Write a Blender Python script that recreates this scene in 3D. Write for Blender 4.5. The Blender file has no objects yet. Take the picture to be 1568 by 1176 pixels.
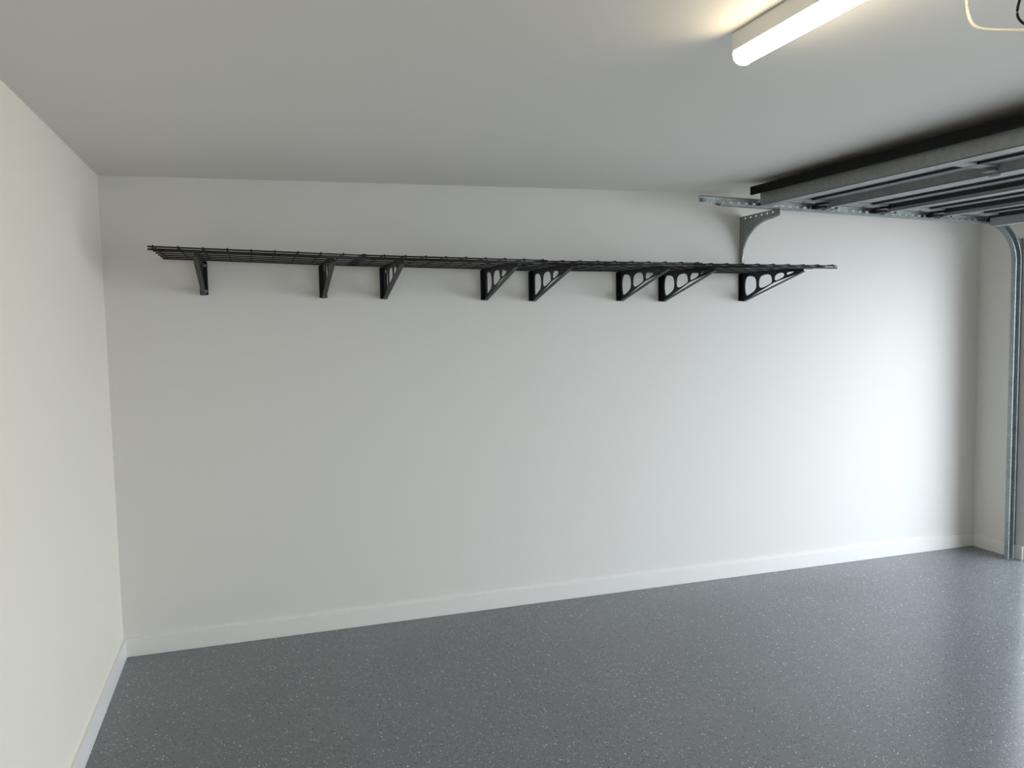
import bpy, bmesh, math, random
from mathutils import Matrix, Vector
random.seed(3)
S=bpy.context.scene
try:
    S.view_settings.view_transform='Standard'; S.view_settings.look='None'
except Exception: pass
COL=bpy.context.collection
H=2.4; W=5.532; YF=-6.0   # room: x 0..W, y YF..0
HR=2.435                  # ceiling runs very slightly up towards the door
def ceil_z(x): return H+(HR-H)*x/W
DY0,DY1,DZ=-0.40,-5.30,2.14   # door opening

# ---------------- materials ----------------
def mat(name,col,rough=.5,metal=0.,bump=None,spec=None):
    m=bpy.data.materials.new(name); m.use_nodes=True; nt=m.node_tree
    b=nt.nodes["Principled BSDF"]; b.inputs["Base Color"].default_value=(*col,1)
    b.inputs["Roughness"].default_value=rough; b.inputs["Metallic"].default_value=metal
    if spec is not None: b.inputs["Specular IOR Level"].default_value=spec
    if bump:
        tc=nt.nodes.new("ShaderNodeTexCoord"); n=nt.nodes.new("ShaderNodeTexNoise")
        n.inputs["Scale"].default_value=bump[0]; n.inputs["Detail"].default_value=4
        bp=nt.nodes.new("ShaderNodeBump"); bp.inputs["Strength"].default_value=bump[1]; bp.inputs["Distance"].default_value=bump[2]
        nt.links.new(tc.outputs["Object"],n.inputs["Vector"]); nt.links.new(n.outputs["Fac"],bp.inputs["Height"]); nt.links.new(bp.outputs[0],b.inputs["Normal"])
    return m
def metalmat(name,c1,c2,rough,scale=12,metal=.9):
    m=mat(name,c1,rough,metal); nt=m.node_tree; b=nt.nodes["Principled BSDF"]
    tc=nt.nodes.new("ShaderNodeTexCoord"); v=nt.nodes.new("ShaderNodeTexVoronoi"); v.inputs["Scale"].default_value=scale*8
    n=nt.nodes.new("ShaderNodeTexNoise"); n.inputs["Scale"].default_value=scale
    mx=nt.nodes.new("ShaderNodeMix"); mx.data_type='RGBA'
    mx.inputs[6].default_value=(*c1,1); mx.inputs[7].default_value=(*c2,1)
    ad=nt.nodes.new("ShaderNodeMath"); ad.operation='MULTIPLY'
    nt.links.new(tc.outputs["Object"],v.inputs["Vector"]); nt.links.new(tc.outputs["Object"],n.inputs["Vector"])
    nt.links.new(v.outputs["Distance"],ad.inputs[0]); nt.links.new(n.outputs["Fac"],ad.inputs[1])
    ad2=nt.nodes.new("ShaderNodeMath"); ad2.operation='MULTIPLY'; ad2.inputs[1].default_value=2.5
    nt.links.new(ad.outputs[0],ad2.inputs[0]); nt.links.new(ad2.outputs[0],mx.inputs[0])
    nt.links.new(mx.outputs[2],b.inputs["Base Color"])
    return m
M_wall=mat("wall_paint",(.785,.76,.715),.65,bump=(90,.12,.002))
M_wallL=mat("wall_paint_led_tint",(.86,.80,.69),.65,bump=(90,.12,.002))  # left wall copy of the paint, warm LED light put into its colour
M_ceil=mat("ceiling_paint",(.79,.76,.715),.8,bump=(60,.05,.002))
M_trim=mat("trim_gloss_paint",(.84,.82,.78),.35,bump=(30,.03,.001))
M_black=mat("black_powder_coat",(.006,.0065,.008),.42,bump=(300,.1,.0005),spec=.35)
M_rubber=mat("black_rubber",(.006,.006,.006),.7,bump=(200,.1,.0005),spec=.2)
M_dark=mat("dark_and_backlit_steel",(.022,.024,.026),.5,.3,bump=(80,.05,.001))  # dark hardware; on the door ribs it stands in for backlit shade
M_galv=metalmat("galvanised_steel",(.36,.38,.37),(.62,.64,.61),.38,metal=.7)
M_galvd=metalmat("darker_galvanised_steel",(.20,.22,.22),(.34,.37,.36),.45,metal=.6)  # darker tone of the galvanised steel
M_bar=metalmat("aluminium_bar",(.27,.285,.28),(.33,.345,.34),.5,5,.2)
M_panel=metalmat("door_panel_steel",(.33,.34,.345),(.40,.41,.415),.5,4,.1)
M_bolt=metalmat("bolt_zinc",(.6,.6,.58),(.4,.4,.4),.35)
M_white=mat("white_plastic",(.8,.8,.78),.4,bump=(50,.02,.0005))
M_cream=mat("cream_cable_sheath",(.75,.72,.6),.45,bump=(80,.05,.0005))
M_conc=mat("concrete_driveway",(.45,.44,.42),.9,bump=(20,.3,.01))
m=bpy.data.materials.new("led_diffuser"); m.use_nodes=True; nt=m.node_tree; nt.nodes.clear()
em=nt.nodes.new("ShaderNodeEmission"); em.inputs[0].default_value=(1,.86,.62,1); em.inputs[1].default_value=30
ou=nt.nodes.new("ShaderNodeOutputMaterial"); nt.links.new(em.outputs[0],ou.inputs[0]); M_led=m
# floor epoxy with flakes
m=mat("epoxy_flake_floor",(.1,.11,.12),.3); M_floor=m; nt=m.node_tree; b=nt.nodes["Principled BSDF"]; L=nt.links.new
tc=nt.nodes.new("ShaderNodeTexCoord")
def N(t,**k):
    n=nt.nodes.new(t)
    for a,v in k.items(): setattr(n,a,v)
    return n
def flakes(scale,chance,size,prev,colr,off):
    mp=N("ShaderNodeMapping"); mp.inputs["Location"].default_value=(off,off*.7,0); L(tc.outputs["Object"],mp.inputs[0])
    v=N("ShaderNodeTexVoronoi"); v.inputs["Scale"].default_value=scale; L(mp.outputs[0],v.inputs["Vector"])
    sp=N("ShaderNodeSeparateColor"); L(v.outputs["Color"],sp.inputs[0])
    g=N("ShaderNodeMath",operation='LESS_THAN'); L(sp.outputs[0],g.inputs[0]); g.inputs[1].default_value=chance
    ns=N("ShaderNodeTexNoise"); ns.inputs["Scale"].default_value=1.6; ns.inputs["Detail"].default_value=3; L(mp.outputs[0],ns.inputs["Vector"])
    cl=N("ShaderNodeMath",operation='MULTIPLY'); L(ns.outputs["Fac"],cl.inputs[0]); cl.inputs[1].default_value=chance*2; L(cl.outputs[0],g.inputs[1])
    s=N("ShaderNodeMath",operation='LESS_THAN'); L(v.outputs["Distance"],s.inputs[0]); s.inputs[1].default_value=size
    mu=N("ShaderNodeMath",operation='MULTIPLY'); L(g.outputs[0],mu.inputs[0]); L(s.outputs[0],mu.inputs[1])
    mx=N("ShaderNodeMix",data_type='RGBA'); L(mu.outputs[0],mx.inputs[0]); L(prev,mx.inputs[6]); mx.inputs[7].default_value=(*colr,1)
    return mx.outputs[2]
bn=N("ShaderNodeTexNoise"); bn.inputs["Scale"].default_value=1.2; bn.inputs["Detail"].default_value=5; L(tc.outputs["Object"],bn.inputs["Vector"])
br=N("ShaderNodeValToRGB"); L(bn.outputs["Fac"],br.inputs[0])
br.color_ramp.elements[0].position=.3; br.color_ramp.elements[0].color=(.138,.147,.156,1)
br.color_ramp.elements[1].position=.7; br.color_ramp.elements[1].color=(.160,.170,.180,1)
c=flakes(165,.09,.36,br.outputs[0],(.48,.49,.49),0)
c=flakes(150,.11,.40,c,(.014,.015,.017),3.3)
c=flakes(85,.025,.26,c,(.68,.68,.68),7.1)
L(c,b.inputs["Base Color"])
n2=N("ShaderNodeTexNoise"); n2.inputs["Scale"].default_value=70; n2.inputs["Detail"].default_value=3; L(tc.outputs["Object"],n2.inputs["Vector"])
bp=N("ShaderNodeBump"); bp.inputs["Strength"].default_value=.22; bp.inputs["Distance"].default_value=.002; L(n2.outputs["Fac"],bp.inputs["Height"]); L(bp.outputs[0],b.inputs["Normal"])
b.inputs["Roughness"].default_value=.24

# ---------------- helpers ----------------
def mesh_obj(name,boxes,material,parent=None,bevel=0,fn=None):
    """boxes: list of (x0,x1,y0,y1,z0,z1); fn maps points"""
    bm=bmesh.new()
    for B in boxes:
        x0,x1,y0,y1,z0,z1=B
        vs=[bm.verts.new((x,y,z)) for x in(x0,x1) for y in(y0,y1) for z in(z0,z1)]
        for f in((0,1,3,2),(4,6,7,5),(0,4,5,1),(2,3,7,6),(0,2,6,4),(1,5,7,3)):
            bm.faces.new([vs[i] for i in f])
    bmesh.ops.recalc_face_normals(bm,faces=bm.faces)
    if bevel: bmesh.ops.bevel(bm,geom=list(bm.edges),offset=bevel,segments=2,affect='EDGES',profile=.7)
    if fn:
        for v in bm.verts: v.co=Vector(fn(v.co))
    return fin(name,bm,material,parent)
def fin(name,bm,material,parent=None,smooth=False):
    me=bpy.data.meshes.new(name); bm.to_mesh(me); bm.free()
    if smooth:
        for p in me.polygons: p.use_smooth=True
    me.materials.append(material); o=bpy.data.objects.new(name,me); COL.objects.link(o)
    if parent: o.parent=parent
    return o
def empty(name,loc=(0,0,0)):
    o=bpy.data.objects.new(name,None); COL.objects.link(o); o.location=(0,0,0); return o
def tubes(bm,paths,r,seg=8):
    for P in paths:
        P=[Vector(p) for p in P]; rings=[]
        for i,p in enumerate(P):
            a=P[max(i-1,0)]; c=P[min(i+1,len(P)-1)]; t=(c-a).normalized()
            u=t.cross(Vector((0,0,1)));
            if u.length<.1: u=t.cross(Vector((1,0,0)))
            u.normalize(); w=t.cross(u)
            rings.append([bm.verts.new(p+r*(math.cos(k*2*math.pi/seg)*u+math.sin(k*2*math.pi/seg)*w)) for k in range(seg)])
        for A,B in zip(rings,rings[1:]):
            for k in range(seg): bm.faces.new((A[k],A[(k+1)%seg],B[(k+1)%seg],B[k]))
        bm.faces.new(rings[0][::-1]); bm.faces.new(rings[-1])
def chaikin(pts,n=2,closed=True):
    for _ in range(n):
        q=[]
        for i in range(len(pts) if closed else len(pts)-1):
            a=Vector(pts[i]); c=Vector(pts[(i+1)%len(pts)]); q+=[a*.75+c*.25,a*.25+c*.75]
        if not closed: q=[Vector(pts[0])]+q+[Vector(pts[-1])]
        pts=q
    return pts
def plate(name,outline,holes,thick,material,M,parent):
    """2D outline with holes, extruded; M maps local xy plane"""
    cu=bpy.data.curves.new(name,'CURVE'); cu.dimensions='2D'; cu.fill_mode='BOTH'; cu.extrude=thick/2
    for P in [outline]+holes:
        s=cu.splines.new('POLY'); s.points.add(len(P)-1)
        for i,p in enumerate(P): s.points[i].co=(p[0],p[1],0,1)
        s.use_cyclic_u=True
    o=bpy.data.objects.new(name+"_c",cu); COL.objects.link(o); bpy.context.view_layer.update()
    me=bpy.data.meshes.new_from_object(o.evaluated_get(bpy.context.evaluated_depsgraph_get()))
    bpy.data.objects.remove(o); bpy.data.curves.remove(cu)
    me.name=name; me.transform(M); me.materials.clear(); me.materials.append(material)
    for p in me.polygons: p.material_index=0
    ob=bpy.data.objects.new(name,me); COL.objects.link(ob); ob.parent=parent; return ob
# local x -> -Y (out from wall), local y -> Z, normal -> X
def MYZ(x,z): return Matrix(((0,0,1,x),(-1,0,0,0),(0,1,0,z),(0,0,0,1)))

# ---------------- room ----------------
T=.12
mesh_obj("wall_back",[(-T,W+T,0,T,-.1,H+T)],M_wall)
mesh_obj("wall_left",[(-T,0,YF-T,0,-.1,H+T)],M_wallL)
mesh_obj("wall_front",[(0,W+T,YF-T,YF,-.1,H+T)],M_wall)
mesh_obj("wall_right",[(W,W+T,DY0,0,0,HR),(W,W+T,YF,DY1,0,HR),(W,W+T,DY1,DY0,DZ,HR)],M_wall)
mesh_obj("ceiling",[(0,W+T,YF,0,0,T)],M_ceil,fn=lambda v:(v.x,v.y,ceil_z(v.x)+v.z))
mesh_obj("floor",[(0,W+T,YF,0,-.1,0)],M_floor)
mesh_obj("ground_driveway",[(W+T,W+14,YF-6,6,-.12,-.02)],M_conc)
bh,bt=.093,.014
def base(name,b): mesh_obj(name,[b],M_trim,bevel=.003)
base("baseboard_back",(0.0,W,-bt,0,0,bh))
base("baseboard_left",(0,bt,YF,-bt,0,bh))
base("baseboard_right",(W-bt,W,DY0,-bt,0,bh))
base("baseboard_front",(bt,W,YF,YF+bt,0,bh))
mesh_obj("trim_door_jamb",[(W-.001,W+T+.02,DY0-.02,DY0,0,DZ),(W-.001,W+T+.02,DY1,DY1+.02,0,DZ),(W-.001,W+T+.02,DY1,DY0,DZ-.02,DZ)],M_trim)

# ---------------- shelves ----------------
units=[(.275,1.215,.46,1.05,1.82,1.80),(1.165,2.085,1.37,1.935,1.792,1.78),(2.055,2.955,2.22,2.77,1.772,1.768),(2.90,3.81,3.05,3.61,1.762,1.758)]
BH=.168; D=.60
def bracket(name,x,zb,parent):
    h=BH
    out=[(0.003,0.0),(.03,0.0),(D*.55,h*.58),(D,h-.022),(D,h),(0.003,h)]
    def lo(u): return 0.0+(u-.03)/(D-.03)*(h-.022)
    hs=[]
    spans=[(.042,.165),(.185,.32),(.338,.435),(.45,.52)]
    for i,(a,c) in enumerate(spans):
        la,lc=lo(a)+.024,lo(c)+.022; top=h-.018
        P=[(a,la),(c,lc),(c,top),(a,top)]
        if i==0: P=[(a,la),(a+.06,lo(a+.06)+.022),(c,lc+.012),(c-.005,top-.02),(c-.04,top),(a,top)]
        elif i<3: P=[(a,la),(c-.012,lo(c-.012)+.022),(c,lc+.012),(c-.015,top),(a+.035,top),(a,top-.03+.008*i)]
        hs.append([(p.x,p.y) for p in chaikin([Vector((q[0],q[1])) for q in P],2)])
    plate(name+"_web",out,hs,.005,M_black,MYZ(x,zb),parent)
    mesh_obj(name+"_wall_plate",[(x-.020,x+.020,-.004,0,zb,zb+h)],M_black,parent)
    mesh_obj(name+"_top_flange",[(x-.014,x+.014,-D,-.004,zb+h,zb+h+.003)],M_black,parent)
    def shear(v):
        u=-v.y; return (v.x,v.y,v.z+zb+max(0,lo(max(u,.03))))
    mesh_obj(name+"_brace_flange",[(x-.011,x+.011,-D,-.03,-.003,.0)],M_black,parent,fn=shear)
    bm=bmesh.new()
    for zz in(.018,.148):
        bmesh.ops.create_cone(bm,cap_ends=True,segments=12,radius1=.009,radius2=.007,depth=.006,matrix=Matrix.Translation((x+.008,-.007,zb+zz))@Matrix.Rotation(math.pi/2,4,'X'))
    fin(name+"_bolts",bm,M_bolt,parent)
for i,(x0,x1,xa,xb,za,zb) in enumerate(units):
    E=empty("wall_shelf")
    bracket("bracket_1",xa,za,E); bracket("bracket_2",xb,zb,E)
    def z(x): return (za+(zb-za)*(x-xa)/(xb-xa))+BH+.007
    bm=bmesh.new(); paths=[]
    n=7; y0,y1=-.012,-.625
    for k in range(n):
        y=y0+(y1-y0)*k/(n-1)
        paths.append([(x0,y,z(x0)),(x1,y,z(x1))])
    tubes(bm,paths,.0036)
    paths=[]; nx=10
    for k in range(nx):
        x=x0+.02+(x1-x0-.04)*k/(nx-1)
        paths.append([(x,y0,z(x)+.005),(x,y1+.004,z(x)+.005),(x,y1-.002,z(x)-.002),(x,y1-.002,z(x)-.012)])
    tubes(bm,paths,.0036)
    tubes(bm,[[(x0,y1-.003,z(x0)-.012),(x1,y1-.003,z(x1)-.012)]],.0042)
    fin("wire_deck",bm,M_black,E,True)

# ---------------- LED batten ----------------
E=empty("ceiling_light")
lx0,lx1,ly0,ly1=1.948,2.008,-2.44,-3.95
lc=(lx0+lx1)/2
mesh_obj("housing",[(lx0,lx1,ly1,ly0,H-.036,ceil_z(lc)-.0005)],M_white,E,bevel=.003)
prof=[(lx0+.003,H-.035)]
for k in range(13):
    a=math.pi*k/12; prof.append((lc-math.cos(a)*.029,H-.040-math.sin(a)**.7*.030))
prof.append((lx1-.003,H-.035))
def extr(name,prof,ya,yb,material,parent):
    bm=bmesh.new(); A=[bm.verts.new((p[0],ya,p[1])) for p in prof]; B=[bm.verts.new((p[0],yb,p[1])) for p in prof]
    n=len(prof)
    for k in range(n): bm.faces.new((A[k],A[(k+1)%n],B[(k+1)%n],B[k]))
    bm.faces.new(A); bm.faces.new(B[::-1]); bmesh.ops.recalc_face_normals(bm,faces=bm.faces)
    return fin(name,bm,material,parent)
extr("diffuser",prof,ly0-.004,ly1+.004,M_led,E)
cap=[((p[0]-lc)*1.04+lc,(p[1]-H)*1.03+H) for p in prof]
cap=[(cap[0][0],H-.002)]+cap+[(cap[-1][0],H-.002)]
extr("end_cap_1",cap,ly0-.004,ly0+.001,M_white,E); extr("end_cap_2",cap,ly1-.001,ly1+.004,M_white,E)

# ---------------- garage door (open, overhead) ----------------
XD=3.48; TL=.009
def zr(x): return 2.318-(x-3.11)*.034   # track centre height
def dm(v): # local: x world, y world, z offset above track line
    return (v.x,v.y,zr(v.x)+v.z-TL*(-v.y-.36))
E=empty("garage_door")
pitch=.425; DA,DB=-.40,-5.2
SY=(-.45,-1.55,-2.75,-3.95,-5.15)
for s in range(4):
    a=XD+s*pitch; c=a+pitch-.006
    mesh_obj("section_%d"%(s+1),[(a,c,DB,DA,.030,.055)],M_panel,E,fn=dm)
    mesh_obj("section_%d_lips"%(s+1),[(a+.003,a+.018,DB,DA,.006,.03),(c-.018,c-.003,DB,DA,.006,.03)],M_dark,E,fn=dm)
    mesh_obj("section_%d_ribs"%(s+1),[(a+.13,a+.145,DB,DA,.018,.03),(a+.27,a+.285,DB,DA,.018,.03)],M_dark,E,fn=dm)  # near-black colour paints in the ribs being lit from behind
    mesh_obj("section_%d_stiles"%(s+1),[(a+.03,c-.03,y-.035,y+.035,.018,.03) for y in SY],M_bar,E,fn=dm)
    if s<3:
        hb=[]
        for y in SY:
            hb+=[(c-.05,c+.055,y-.03,y+.03,.0,.005),(c-.006,c+.012,y-.03,y+.03,-.018,.004)]
        mesh_obj("hinges_%d"%(s+1),hb,M_galv,E,fn=dm)
mesh_obj("top_strut",[(XD-.012,XD-.008,DB,DA,-.016,.055),(XD-.012,XD+.05,DB,DA,-.018,-.014),(XD-.012,XD+.03,DB,DA,.052,.055)],M_bar,E,fn=dm)
mesh_obj("top_seal_with_shade",[(XD-.07,XD+.02,DB,DA+.01,.055,.066),(XD-.072,XD-.06,DB,DA+.01,.040,.085)],M_rubber,E,fn=dm)  # rubber seal, widened to stand in for the shadow along the ceiling
for k,xx in enumerate((XD+.40,XD+.83,XD+1.26)):
    mesh_obj("reinforcing_strut_%d"%(k+1),[(xx,xx+.004,DB,DA-.05,-.010,.03),(xx,xx+.03,DB,DA-.05,-.012,-.008)],M_bar,E,fn=dm)
xe=XD+4*pitch
mesh_obj("bottom_bar",[(xe-.01,xe+.045,DB,DA,-.045,.03)],M_bar,E,bevel=.004,fn=dm)
mesh_obj("bottom_seal",[(xe+.045,xe+.085,DB,DA,-.03,.01)],M_rubber,E,bevel=.01,fn=dm)
bm=bmesh.new()
for s in range(5):
    for dx in((-.035,.035) if 0<s<4 else (.03,)):
        x=XD+s*pitch+dx
        for y,sg in((-.36,1),(-5.24,-1)):
            q=dm(Vector((x,y,-.002)))
            bmesh.ops.create_cone(bm,cap_ends=True,segments=14,radius1=.02,radius2=.02,depth=.012,matrix=Matrix.Translation(q)@Matrix.Rotation(math.pi/2,4,'X'))
            q=dm(Vector((x,y-sg*.04,-.002)))
            bmesh.ops.create_cone(bm,cap_ends=True,segments=8,radius1=.006,radius2=.006,depth=.09,matrix=Matrix.Translation(q)@Matrix.Rotation(math.pi/2,4,'X'))
            x0,x1,a,c,d,e=(x-.02,x+.02,min(y-sg*.03,y-sg*.09),max(y-sg*.03,y-sg*.09),-.014,.03)
            vs=[bm.verts.new(dm(Vector((X,Y,Z)))) for X in(x0,x1) for Y in(a,c) for Z in(d,e)]
            for f in((0,1,3,2),(4,6,7,5),(0,4,5,1),(2,3,7,6),(0,2,6,4),(1,5,7,3)): bm.faces.new([vs[i] for i in f])
fin("rollers",bm,M_dark,E)

# ---------------- tracks ----------------
def track(E,y,sg):
    dz=-TL*(-y-.36)
    x0,x1=3.11,5.20
    L_=x1-x0
    outl=[(0,-.023),(L_,-.023),(L_,.023),(0,.023)]
    holes=[]
    k=.05
    while k<L_-.05:
        holes.append([(k,-.006),(k+.022,-.006),(k+.022,.006),(k,.006)]); k+=.05
    sl=math.atan(-.034)
    M=Matrix.Translation((x0,y+sg*.02,zr(x0)+dz))@Matrix.Rotation(-sl,4,'Y')@Matrix(((1,0,0,0),(0,0,1,0),(0,1,0,0),(0,0,0,1)))
    plate("perforated_angle_web",outl,holes,.003,M_galv,M,E)
    f=lambda v:(v.x,v.y,zr(v.x)+dz+v.z)
    yy=sorted((y+sg*.02,y-sg*.012))
    mesh_obj("angle_flange",[(x0,x1,yy[0],yy[1],.021,.024),(x0+.12,x1,yy[0],yy[1],-.024,-.021)],M_galvd,E,fn=f)
    ylip=sorted((y-sg*.012,y-sg*.015))
    mesh_obj("track_lip",[(x0+.12,x1,ylip[0],ylip[1],-.024,-.012)],M_galvd,E,fn=f)
    mesh_obj("end_stop",[(x0+.01,x0+.03,y-.008,y+.019,-.010,.010)],M_galvd,E,fn=f)
    pts=[]; R=.26; cx=x1; zc=zr(x1)+dz-R
    for i in range(13):
        a=math.pi/2*i/12; pts.append((cx+R*math.sin(a),zc+R*math.cos(a),a))
    pts.append((cx+R,.01,math.pi/2))
    prof=[(-.024,sg*.02),(.024,sg*.02),(.024,-sg*.012),(.018,-sg*.012),(.018,sg*.016),(-.018,sg*.016),(-.018,-sg*.012),(-.024,-sg*.012)]
    bm=bmesh.new(); rings=[]
    for (px,pz,a) in pts:
        n=(math.sin(a),math.cos(a))
        rings.append([bm.verts.new((px+n[0]*p,y+q,pz+n[1]*p)) for p,q in prof])
    for A,B in zip(rings,rings[1:]):
        for i in range(8): bm.faces.new((A[i],A[(i+1)%8],B[(i+1)%8],B[i]))
    bm.faces.new(rings[0]); bm.faces.new(rings[-1][::-1]); bmesh.ops.recalc_face_normals(bm,faces=bm.faces)
    fin("curved_vertical_track",bm,M_galvd,E)
    yb=sorted((y+sg*.02,y+sg*.024))
    mesh_obj("jamb_angle",[(W-.05,W,yb[0],yb[1],.01,DZ),(W-.004,W,yb[0],yb[1]+.03,.01,DZ)],M_galvd,E)
    fb=[]
    for zz in(.22,1.05,1.86): fb+=[(W-.06,W,min(y+sg*.026,y+sg*.045),max(y+sg*.026,y+sg*.045),zz-.02,zz+.02)]
    mesh_obj("fixing_brackets",fb,M_dark,E,bevel=.003)
E=empty("garage_door_track"); track(E,-.355,1)
E=empty("garage_door_track"); track(E,-5.255,-1)

# hanger bracket on back wall
E=empty("track_wall_bracket")
xh=3.60; zt=zr(xh)-.024
u1=.40
arc=[]
for i in range(13):
    a=math.pi/2*i/12
    arc.append((.028+.30*(1-math.cos(a)),-.26+.215*math.sin(a)))
outl=[(0.002,-.30),(.026,-.30)]+arc+[(u1,-.03),(u1,0),(.002,0)]
hol=[]
for k in range(6):
    u=.05+k*.055; hol.append([(u,-.018),(u+.02,-.018),(u+.02,-.010),(u,-.010)])
plate("curved_gusset",outl,hol,.003,M_galvd,MYZ(xh,zt),E)
mesh_obj("wall_flange",[(xh-.002,xh+.03,-.004,0,zt-.30,zt)],M_galvd,E)
mesh_obj("top_flange",[(xh-.002,xh+.03,-u1,-.004,zt-.003,zt)],M_galvd,E)
bm=bmesh.new()
tubes(bm,[[(xh,-p[0],zt+p[1]) for p in [(.026,-.30)]+arc+[(u1,-.035)]]],.006)
fin("rolled_edge",bm,M_galv,E,True)
bm=bmesh.new()
for zz in(-.05,-.25): bmesh.ops.create_cone(bm,cap_ends=True,segments=8,radius1=.008,radius2=.007,depth=.006,matrix=Matrix.Translation((xh+.018,-.007,zt+zz))@Matrix.Rotation(math.pi/2,4,'X'))
fin("screws",bm,M_bolt,E)

# cables near the top right
def cable(name,pts,r,m_):
    bm=bmesh.new(); P=chaikin([Vector(p) for p in pts],3,False); tubes(bm,[P],r,10); return fin(name,bm,m_,None,True)
cable("power_cable",[(2.325,-2.84,2.412),(2.325,-2.845,2.35),(2.345,-2.85,2.318),(2.41,-2.87,2.314),(2.5,-2.90,2.312),(2.62,-2.93,2.33),(2.68,-2.94,2.414)],.0038,M_cream)
cable("black_cord",[(2.475,-2.86,2.412),(2.455,-2.862,2.36),(2.47,-2.865,2.338),(2.50,-2.87,2.33),(2.57,-2.88,2.34),(2.62,-2.88,2.414)],.003,M_rubber)

# ---------------- light ----------------
w=bpy.data.worlds.new("overcast_sky"); S.world=w; w.use_nodes=True; nt=w.node_tree
bg=nt.nodes["Background"]; bg.inputs[0].default_value=(.80,.90,1.0,1); bg.inputs[1].default_value=7.2
ld=bpy.data.lights.new("sky_portal",'AREA'); ld.shape='RECTANGLE'; ld.size=2.1; ld.size_y=4.86
lo=bpy.data.objects.new("sky_portal",ld); COL.objects.link(lo)
lo.location=(W+T+.01,(DY0+DY1)/2,DZ/2); lo.rotation_euler=(0,math.pi/2,0)
try: ld.cycles.is_portal=True
except Exception: pass

# ---------------- camera ----------------
r=Vector((.9517,-.3072,-.0195)).normalized(); f=Vector((.3050,.9495,-.0742)).normalized()
u=r.cross(f).normalized(); r=f.cross(u).normalized()
cd=bpy.data.cameras.new("camera"); cam=bpy.data.objects.new("camera",cd); COL.objects.link(cam)
cam.matrix_world=Matrix(((r.x,u.x,-f.x,.68487),(r.y,u.y,-f.y,-4.37279),(r.z,u.z,-f.z,1.64153),(0,0,0,1)))
cd.lens=1228.66/1568*36; cd.sensor_width=36; cd.clip_start=.02
S.camera=cam
